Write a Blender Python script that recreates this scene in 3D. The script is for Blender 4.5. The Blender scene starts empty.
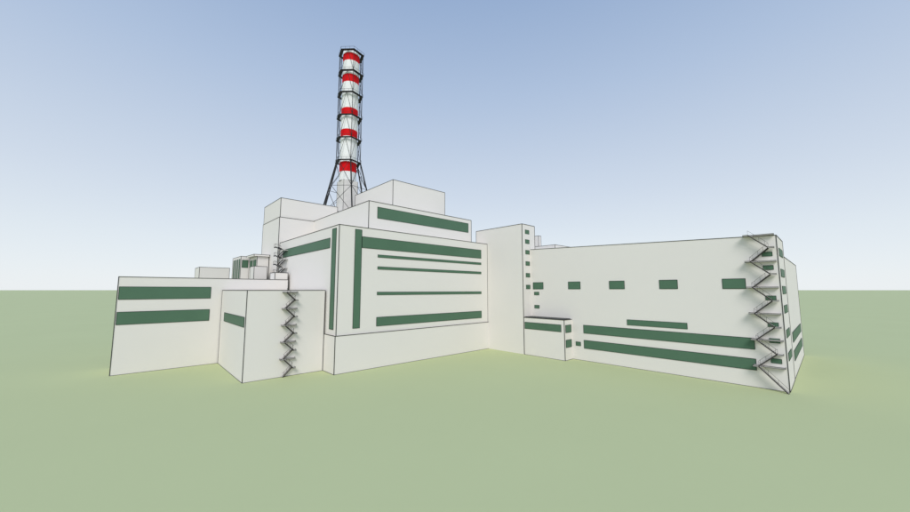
import bpy, math
from mathutils import Vector
S=20.0   # metres per survey unit ; eye height = 20 m
def W(x,y,z): return Vector((x*S,y*S,(z+1.0)*S))

# ---------------------------------------------------------------- materials
def mat(name,col,rough=0.8,var=0.03,scale=0.2):
    m=bpy.data.materials.new(name); m.use_nodes=True
    nt=m.node_tree; b=nt.nodes['Principled BSDF']
    b.inputs['Roughness'].default_value=rough
    b.inputs['Specular IOR Level'].default_value=0.1
    geo=nt.nodes.new('ShaderNodeNewGeometry')
    n=nt.nodes.new('ShaderNodeTexNoise'); n.inputs['Scale'].default_value=scale
    n.inputs['Detail'].default_value=6
    nt.links.new(geo.outputs['Position'],n.inputs['Vector'])
    r=nt.nodes.new('ShaderNodeValToRGB')
    r.color_ramp.elements[0].position=0.3; r.color_ramp.elements[1].position=0.7
    r.color_ramp.elements[0].color=[c*(1-var) for c in col]+[1]
    r.color_ramp.elements[1].color=[min(1,c*(1+var)) for c in col]+[1]
    nt.links.new(n.outputs['Fac'],r.inputs['Fac'])
    nt.links.new(r.outputs['Color'],b.inputs['Base Color'])
    return m
M_wall=mat('painted_concrete',(0.775,0.738,0.700),0.85,0.010,0.06)
M_green=mat('green_glazing',(0.09,0.17,0.11),0.5,0.04,0.15)
M_line=mat('outline_dark',(0.07,0.07,0.065),0.8,0.0)
M_fline=mat('window_frame_dark',(0.025,0.04,0.03),0.8,0.0)
M_roof=mat('roof_felt',(0.10,0.105,0.10),0.9,0.1)
M_steel=mat('dark_steel',(0.035,0.035,0.035),0.6,0.05)
M_steelm=mat('weathered_steel',(0.06,0.055,0.05),0.6,0.05)
M_steelg=mat('galvanised_steel',(0.60,0.575,0.55),0.6,0.05)
M_red=mat('red_paint',(0.68,0.005,0.008),0.6,0.03)
M_white=mat('white_paint',(0.86,0.86,0.85),0.6,0.01)
M_grass=mat('grass',(0.515,0.565,0.315),1.0,0.012,0.03)

# ---------------------------------------------------------------- builders
def mesh_obj(name,verts,faces,m,parent=None):
    me=bpy.data.meshes.new(name); me.from_pydata([tuple(v) for v in verts],[],faces); me.update()
    me.materials.append(m)
    o=bpy.data.objects.new(name,me); bpy.context.scene.collection.objects.link(o)
    if parent: o.parent=parent
    return o
def empty(name):
    o=bpy.data.objects.new(name,None); bpy.context.scene.collection.objects.link(o); return o
HF=[(0,3,2,1),(4,5,6,7),(0,1,5,4),(1,2,6,5),(2,3,7,6),(3,0,4,7)]
class Bag:
    def __init__(s): s.v=[]; s.f=[]
    def hexa(s,p):
        b=len(s.v); s.v+=p; s.f+=[tuple(b+i for i in f) for f in HF]
    def box(s,x0,x1,y0,y1,z0,z1):
        s.hexa([Vector(c) for c in ((x0,y0,z0),(x1,y0,z0),(x1,y1,z0),(x0,y1,z0),(x0,y0,z1),(x1,y0,z1),(x1,y1,z1),(x0,y1,z1))])
    def bar(s,p,q,w,h=None):
        h=h or w
        p=Vector(p); q=Vector(q); d=(q-p)
        if d.length<1e-6: return
        d.normalize()
        up=Vector((0,0,1)) if abs(d.z)<0.95 else Vector((1,0,0))
        a=d.cross(up).normalized()*w/2; b=a.normalized().cross(d).normalized()*h/2
        s.hexa([p-a-b,p+a-b,q+a-b,q-a-b,p-a+b,p+a+b,q+a+b,q-a+b])
    def make(s,name,m,parent=None):
        return mesh_obj(name,s.v,s.f,m,parent)

class Building:
    def __init__(s,name,lw=0.15):
        s.e=empty(name); s.lines=Bag(); s.fr=Bag(); s.gl=Bag(); s.lw=lw
    def hexa(s,name,p,m=None,bottom=False):
        b=Bag(); b.hexa(p); b.make(name,m or M_wall,s.e)
        ed=[(4,5),(5,6),(6,7),(7,4),(0,4),(1,5),(2,6),(3,7)]
        if bottom: ed+=[(0,1),(1,2),(2,3),(3,0)]
        for i,j in ed: s.lines.bar(p[i],p[j],s.lw)
    def box(s,name,x0,x1,y0,y1,z0,z1,m=None,bottom=False,zt=None):
        a,b=(z1,z1) if zt is None else zt   # roof height at y0 and y1
        s.hexa(name,[W(x0,y0,z0),W(x1,y0,z0),W(x1,y1,z0),W(x0,y1,z0),W(x0,y0,a),W(x1,y0,a),W(x1,y1,b),W(x0,y1,b)],m,bottom)
    def winY(s,y,x0,x1,z0,z1,fw=0.08):
        a=W(x0,y,z0); b=W(x1,y,z1)
        s.gl.box(a.x,b.x,a.y-0.07,a.y+0.15,a.z,b.z)
        s._frame([(a.x,a.y-.07,a.z),(b.x,a.y-.07,a.z),(b.x,a.y-.07,b.z),(a.x,a.y-.07,b.z)],fw)
    def winX(s,x,y0,y1,z0,z1,fw=0.08):
        a=W(x,y0,z0); b=W(x,y1,z1)
        s.gl.box(a.x-0.07,a.x+0.15,a.y,b.y,a.z,b.z)
        s._frame([(a.x-.07,a.y,a.z),(a.x-.07,b.y,a.z),(a.x-.07,b.y,b.z),(a.x-.07,a.y,b.z)],fw)
    def _frame(s,c,fw):
        for i in range(4): s.fr.bar(c[i],c[(i+1)%4],fw)
    def done(s):
        if s.gl.v: s.gl.make('green_window_bands',M_green,s.e); s.fr.make('window_frames',M_fline,s.e)
        s.lines.make('edge_outlines',M_line,s.e)  # thin dark strips added along edges as drawn outlines, not building parts

# ---------------------------------------------------------------- ground
R=60000
mesh_obj('ground',[(-R,-R,0),(R,-R,0),(R,R,0),(-R,R,0)],[(0,1,2,3)],M_grass)
G=-1.0
# ---------------------------------------------------------------- reactor building
b=Building('reactor_building',0.15)
b.box('lower_storey',1.83,4.585,4.062,6.40,G,-.55,bottom=True)
b.box('main_hall',1.845,4.58,4.075,6.41,-.5498,.81)
b.box('upper_tier',2.42,4.51,4.40,6.43,.811,1.275)
b.box('top_tier',3.36,4.61,5.25,6.70,1.276,1.995)
b.box('stair_block_lower',1.82,2.86,6.42,7.44,G,1.265)
b.box('stair_block_upper',1.83,2.86,6.43,7.44,1.2655,1.61)
b.box('chimney_support_block',2.862,4.25,6.72,7.9,G,1.60)
b.winY(4.40,2.56,4.43,1.04,1.205)
Y=4.075
b.winY(Y,2.155,4.415,.545,.69)
b.winY(Y,2.057,2.15,-.475,.775)
b.winY(Y,2.39,4.415,.435,.47,0.06)
b.winY(Y,2.39,4.415,.275,.312,0.06)
b.winY(Y,2.39,4.415,-.065,-.025,0.06)
b.winY(Y,2.39,4.415,-.47,-.355)
X=1.845
b.winX(X,4.33,6.21,.54,.668)
b.winX(X,4.15,4.27,-.48,.775)
b.done()
# ---------------------------------------------------------------- stair/lift tower with annex
t=Building('stairwell_tower',0.15)
t.box('shaft',4.58,4.93,3.32,4.34,G,1.07)
t.box('annex',4.582,4.90,2.62,3.318,G,-.43,bottom=True)
t.box('annex_roof',4.60,4.79,2.64,3.31,-.4298,-.422,m=M_roof)
for z in (.95,.79,.615,.43,.24,.05): t.winY(3.32,4.66,4.77,z-.032,z+.032,0.06)
t.winX(4.582,2.67,3.30,-.60,-.50)
t.winY(2.62,4.61,4.77,-.61,-.505); t.winY(2.62,4.61,4.77,-.82,-.715)
t.done()
# ---------------------------------------------------------------- turbine hall
w=Building('turbine_hall',0.14)
w.box('hall',4.80,5.5,.33,4.3,G,0,zt=(.56,.70),bottom=True)
w.box('rear_hall',5.502,7.68,.332,5.6,G,.385,bottom=True)
w.box('roof_plant_room',6.71,7.59,4.0,5.5,.386,.985)
w.box('roof_vent_shaft',6.72,6.82,4.42,4.55,.9855,1.23)
X=4.80
for y0,y1 in ((3.09,3.278),(2.467,2.657),(1.847,2.046),(1.233,1.428),(.601,.799)): w.winX(X,y0,y1,.015,.122)
w.winX(X,.568,2.44,-.614,-.50); w.winX(X,.568,2.44,-.826,-.712)
w.winX(X,1.16,1.835,-.455,-.385,0.06)
for z in (-.055,-.265): w.winX(X,3.17,3.26,z-.025,z+.025,0.06)
w.winX(X,2.49,2.565,-.80,-.745,0.06)
for z in (.37,.23,-.08,-.35,-.51,-.71): w.winX(X,.37,.45,z-.022,z+.022,0.06)
for z in (.40,.18,0,-.2,-.45,-.68): w.winY(.33,4.95,5.35,z-.04,z+.04,0.06)
w.winY(.332,5.75,7.4,-.614,-.50); w.winY(.332,5.75,7.4,-.826,-.712)
w.done()
# ---------------------------------------------------------------- auxiliary buildings at left
a=Building('auxiliary_building',0.13)
a.box('front_block',.95,1.825,4.385,5.79,G,-.003,bottom=True)
a.winX(.95,4.43,5.55,-.41,-.30)
a.done()
l=Building('service_building',0.15)
l.box('main_block',-.108,1.815,5.80,6.41,G,.16,bottom=True)
l.box('roof_cabin',1.62,1.81,5.81,6.05,.1605,.27)
l.winY(5.80,-.095,.815,-.112,.04); l.winY(5.80,-.095,.815,-.412,-.262)
l.done()
d=Building('deaerator_building',0.13)
d.box('hall',1.48,1.815,7.45,8.16,G,.63)
d.box('link',1.62,1.81,6.9,7.43,G,.60)
d.box('link_canopy',1.56,1.812,6.86,7.40,.6005,.63)
d.box('plant_box',1.50,1.70,6.55,6.80,G,.40)
d.box('workshop',.95,1.445,8.21,8.8,G,.44)
for y in (7.50,7.66,7.82,7.98): d.winX(1.48,y,y+.09,.22,.58)
d.winX(1.62,6.95,7.14,.42,.54); d.winX(1.62,7.2,7.38,.42,.54)
d.winY(7.45,1.5,1.6,.42,.56)
d.done()

# ---------------------------------------------------------------- external stairs
def stairs(name,org,along,out,length,levels,storey_w=2.2,last_single=False):
    e=empty(name); st=Bag(); tr=Bag(); rl=Bag()
    A=Vector(along); O=Vector(out); P=Vector((org[0]*S,org[1]*S,0))
    def pt(a,o,z): return P+A*a+O*o+Vector((0,0,z))
    def slab(a0,a1,o0,o1,z):
        tr.hexa([pt(a0,o0,z-.22),pt(a1,o0,z-.22),pt(a1,o1,z-.22),pt(a0,o1,z-.22),pt(a0,o0,z),pt(a1,o0,z),pt(a1,o1,z),pt(a0,o1,z)])
        for zz_ in (z,z-.22):
            st.bar(pt(a0,o1,zz_),pt(a1,o1,zz_),.08); st.bar(pt(a0,o0,zz_),pt(a0,o1,zz_),.08); st.bar(pt(a1,o0,zz_),pt(a1,o1,zz_),.08)
    wd=storey_w/2; L=length
    def flight(a0,z0,a1,z1,o0,o1):
        for o in (o0,o1):
            st.bar(pt(a0,o,z0-.1),pt(a1,o,z1-.1),.07,.2)
        n=max(2,int(abs(z1-z0)/.19))
        rl.bar(pt(a0,o1,z0+.9),pt(a1,o1,z1+.9),.04)
        for i in range(0,n+1,max(1,n//3)):
            c=pt(a0,o1,z0).lerp(pt(a1,o1,z1),i/n); rl.bar(c,c+Vector((0,0,.9)),.035)
        for i in range(1,n):
            a_=a0+(a1-a0)*i/n; z_=z0+(z1-z0)*i/n
            tr.hexa([pt(a_-.13,o0,z_-.04),pt(a_+.13,o0,z_-.04),pt(a_+.13,o1,z_-.04),pt(a_-.13,o1,z_-.04),pt(a_-.13,o0,z_),pt(a_+.13,o0,z_),pt(a_+.13,o1,z_),pt(a_-.13,o1,z_)])
    for i,z in enumerate(levels):
        slab(0,L,.0,wd,z)
        slab(0,.18*L,wd+.01,2*wd,z+.002)
        last=i+1==len(levels)
        zn=levels[i+1] if not last else 0.0
        if last and last_single:
            flight(.18*L,z,1.06*L,0.02,wd+.05,2*wd); continue
        zm=(z+zn)/2
        flight(.18*L,z,.80*L,zm,wd+.05,2*wd)
        slab(.8*L,L*.98,.3,2*wd,zm)
        flight(.8*L,zm,.18*L,zn,.1,wd-.05)
    st.make('stringers',M_steelm,e); tr.make('treads',M_steelg,e); rl.make('railings',M_steelm,e)
    return e
lv=[(z+1)*S for z in (.575,.30,.032,-.235,-.50,-.765)]
stairs('external_staircase',(4.797,.585),(0,-1,0),(-1,0,0),4.8,lv,1.7,True)
lv=[(z+1)*S for z in (-.02,-.212,-.405,-.598,-.79)]
stairs('external_staircase',(1.315,4.383),(1,0,0),(0,-1,0),3.3,lv,1.4)
# upper roof staircase on the flank of the reactor hall
e_lv=[(z+1)*S for z in (.72,.575,.43,.285)]
def stairs_roof():
    e=empty('external_staircase'); st=Bag(); tr=Bag()
    x=1.84*S; y0=5.95*S; y1=6.3*S
    for i,z in enumerate(e_lv):
        tr.box(x-1.9,x,y1,y1+1.6,z-.15,z); st.box(x-1.95,x-1.8,y1,y1+1.65,z-.2,z+.1)
        st.bar((x-1.85,y1,z),(x-1.85,y1,z+1.1),.08); st.bar((x-1.85,y1+1.6,z),(x-1.85,y1+1.6,z+1.1),.08)
        st.bar((x-1.85,y1,z+1.1),(x-1.85,y1+1.6,z+1.1),.08)
        zn=e_lv[i+1] if i+1<4 else (.162+1)*S
        zm=(z+zn)/2
        st.bar((x-1.75,y1,z),(x-1.75,y0+1.2,zm),.12,.3); st.bar((x-1.05,y1,z),(x-1.05,y0+1.2,zm),.12,.3)
        tr.box(x-1.8,x,y0,y0+1.2,zm-.15,zm)
        st.bar((x-.9,y0+1.2,zm),(x-.9,y1,zn),.12,.3); st.bar((x-.2,y0+1.2,zm),(x-.2,y1,zn),.12,.3)
        st.bar((x-1.75,y1,z+1.1),(x-1.75,y0+1.2,zm+1.1),.07)
    st.make('stringers_and_rails',M_steel,e); tr.make('landings',M_steelg,e)
stairs_roof()

# ---------------------------------------------------------------- ventilation chimney
CX,CY=3.415*S,7.2*S
ce=empty('striped_ventilation_chimney')
def zz(u): return (u+1)*S
def ring(name,r0,r1,z0,z1,m,n=48,caps=True):
    v=[];f=[]
    for k,(r,z) in enumerate(((r0,z0),(r1,z1))):
        for i in range(n):
            t_=2*math.pi*i/n; v.append((CX+r*math.cos(t_),CY+r*math.sin(t_),z))
    for i in range(n):
        j=(i+1)%n; f.append((i,j,n+j,n+i))
    if caps: f.append(tuple(range(n,2*n)))
    o=mesh_obj(name,v,f,m,ce)
    for p in o.data.polygons: p.use_smooth=len(p.vertices)==4
    return o
def z_at(py):  # elevation survey from the photograph's level marks
    v=256-py; fw=345.3-.0975*v; up=33.8+.9952*v
    t_=(3.415*.682+7.2*.731)/fw
    return up*t_
marks=[(182,'w'),(173.5,'r'),(164,'w'),(139,'r'),(132,'w'),(118,'r'),(111,'w'),(85.5,'r'),(78,'w'),(64.5,'r'),(57.5,'w'),(54,None)]
for i in range(len(marks)-1):
    z0=zz(z_at(marks[i][0])); z1=zz(z_at(marks[i+1][0]))
    ring('flue_band_%s_%d'%('white' if marks[i][1]=='w' else 'red',i+1),.185*S,.185*S,z0,z1,M_white if marks[i][1]=='w' else M_red,caps=(i==len(marks)-2))
# pedestal
hb=.165*S
pb=Bag(); pb.box(CX-hb,CX+hb,CY-hb,CY+hb,zz(1.6),zz(z_at(182))); pb.make('pedestal',M_wall,ce)
pl=Bag()
for sx in (-1,1):
    for sy in (-1,1):
        pl.bar((CX+sx*hb,CY+sy*hb,zz(1.6)),(CX+sx*hb,CY+sy*hb,zz(z_at(182))),.12)
pl.make('pedestal_edges',M_line,ce)
# lattice
N=6; off=math.radians(15)
lat=Bag()
def cp(i,r,z): 
    t_=off+2*math.pi*i/N; return Vector((CX+r*S*math.cos(t_),CY+r*S*math.sin(t_),z))
RC=.275
lvls=[z_at(p) for p in (163,141,119,97,76,56)]
zb=1.6; rb=.60
zs=[(zz(zb),rb),(zz((zb+lvls[0])/2),(rb+RC)/2)]+[(zz(z),RC) for z in lvls]
for k in range(len(zs)-1):
    (z0,r0),(z1,r1)=zs[k],zs[k+1]
    th=.42 if k<2 else .19
    for i in range(N):
        lat.bar(cp(i,r0,z0),cp(i,r1,z1),th)
        if k<2:
            lat.bar(cp(i,r0,z0),cp(i+1,r1,z1),.16)
            lat.bar(cp(i+1,r0,z0),cp(i,r1,z1),.16)
        else:
            m_=(cp(i,r1,z1)+cp(i+1,r1,z1))/2      # K bracing
            lat.bar(cp(i,r0,z0),m_,.12); lat.bar(cp(i+1,r0,z0),m_,.12)
        lat.bar(cp(i,r1,z1),cp(i+1,r1,z1),.14)
lat.make('lattice_frame',M_steel,ce)
gal=Bag()
for k,(z,r) in enumerate(zs[2:]):
    ro=RC+.025
    for i in range(N):
        a0,a1=cp(i,.225,z),cp(i+1,.225,z); b0,b1=cp(i,ro,z),cp(i+1,ro,z)
        d_=Vector((0,0,.1))
        gal.hexa([a0-d_,b0-d_,b1-d_,a1-d_,a0,b0,b1,a1])
        gal.bar(b0+Vector((0,0,1.0)),b1+Vector((0,0,1.0)),.07)
        for q in range(3):
            c=b0.lerp(b1,q/3); gal.bar(c,c+Vector((0,0,1.0)),.06)
gal.make('gallery_platforms',M_steel,ce)

# ---------------------------------------------------------------- camera
cam=bpy.data.cameras.new('camera'); co=bpy.data.objects.new('camera',cam); bpy.context.scene.collection.objects.link(co)
cam.sensor_width=36; cam.lens=36*347/910; cam.clip_end=200000; cam.clip_start=.5
co.location=(0,0,20); co.rotation_euler=(math.radians(95.6),0,math.radians(-43.0))
bpy.context.scene.camera=co
# ---------------------------------------------------------------- light
az=math.radians(226); el=math.radians(40)     # direction TO the sun: (cos, sin) of az
sd=Vector((math.cos(az)*math.cos(el),math.sin(az)*math.cos(el),math.sin(el)))
sun=bpy.data.lights.new('sun','SUN'); so=bpy.data.objects.new('sun',sun); bpy.context.scene.collection.objects.link(so)
sun.energy=2.1; sun.angle=math.radians(28); sun.color=(1,.965,.925)
so.rotation_euler=(-sd).to_track_quat('-Z','Y').to_euler()
wd_=bpy.data.worlds.new('World'); bpy.context.scene.world=wd_; wd_.use_nodes=True
nt=wd_.node_tree; bg=nt.nodes['Background']; L=nt.links
sk=nt.nodes.new('ShaderNodeTexSky'); sk.sky_type='NISHITA'; sk.sun_disc=False
sk.sun_elevation=el; sk.sun_rotation=math.atan2(sd.x,sd.y)
sk.air_density=1.0; sk.dust_density=0.6; sk.ozone_density=1.5
# sky gradient painted by elevation ramp, pale horizon to blue overhead, over Nishita
tc=nt.nodes.new('ShaderNodeTexCoord'); sep=nt.nodes.new('ShaderNodeSeparateXYZ'); L.new(tc.outputs['Generated'],sep.inputs[0])
rp=nt.nodes.new('ShaderNodeValToRGB'); L.new(sep.outputs['Z'],rp.inputs['Fac'])
def lin(c): 
    c/=255; return c/12.92 if c<=.04045 else ((c+.055)/1.055)**2.4
stops=[(0,(240,245,249)),(.12,(229,237,244)),(.25,(213,224,238)),(.5,(181,200,227)),(.67,(156,180,215)),(1,(140,168,208))]
els=rp.color_ramp.elements
els[0].position=0; els[1].position=1
for p,c in stops[1:-1]: els.new(p)
for e_,(p,c) in zip(sorted(els,key=lambda q:q.position),stops): e_.color=[lin(x) for x in c]+[1]
sc_=nt.nodes.new('ShaderNodeVectorMath'); sc_.operation='SCALE'; sc_.inputs['Scale'].default_value=10.0  # gradient luminance in sky units
L.new(rp.outputs['Color'],sc_.inputs[0])
mx=nt.nodes.new('ShaderNodeMix'); mx.data_type='RGBA'; mx.inputs['Factor'].default_value=.90
L.new(sk.outputs['Color'],mx.inputs['A']); L.new(sc_.outputs['Vector'],mx.inputs['B'])
L.new(mx.outputs['Result'],bg.inputs['Color']); bg.inputs['Strength'].default_value=.1
sc=bpy.context.scene
sc.view_settings.view_transform='Standard'; sc.view_settings.look='None'; sc.view_settings.exposure=0
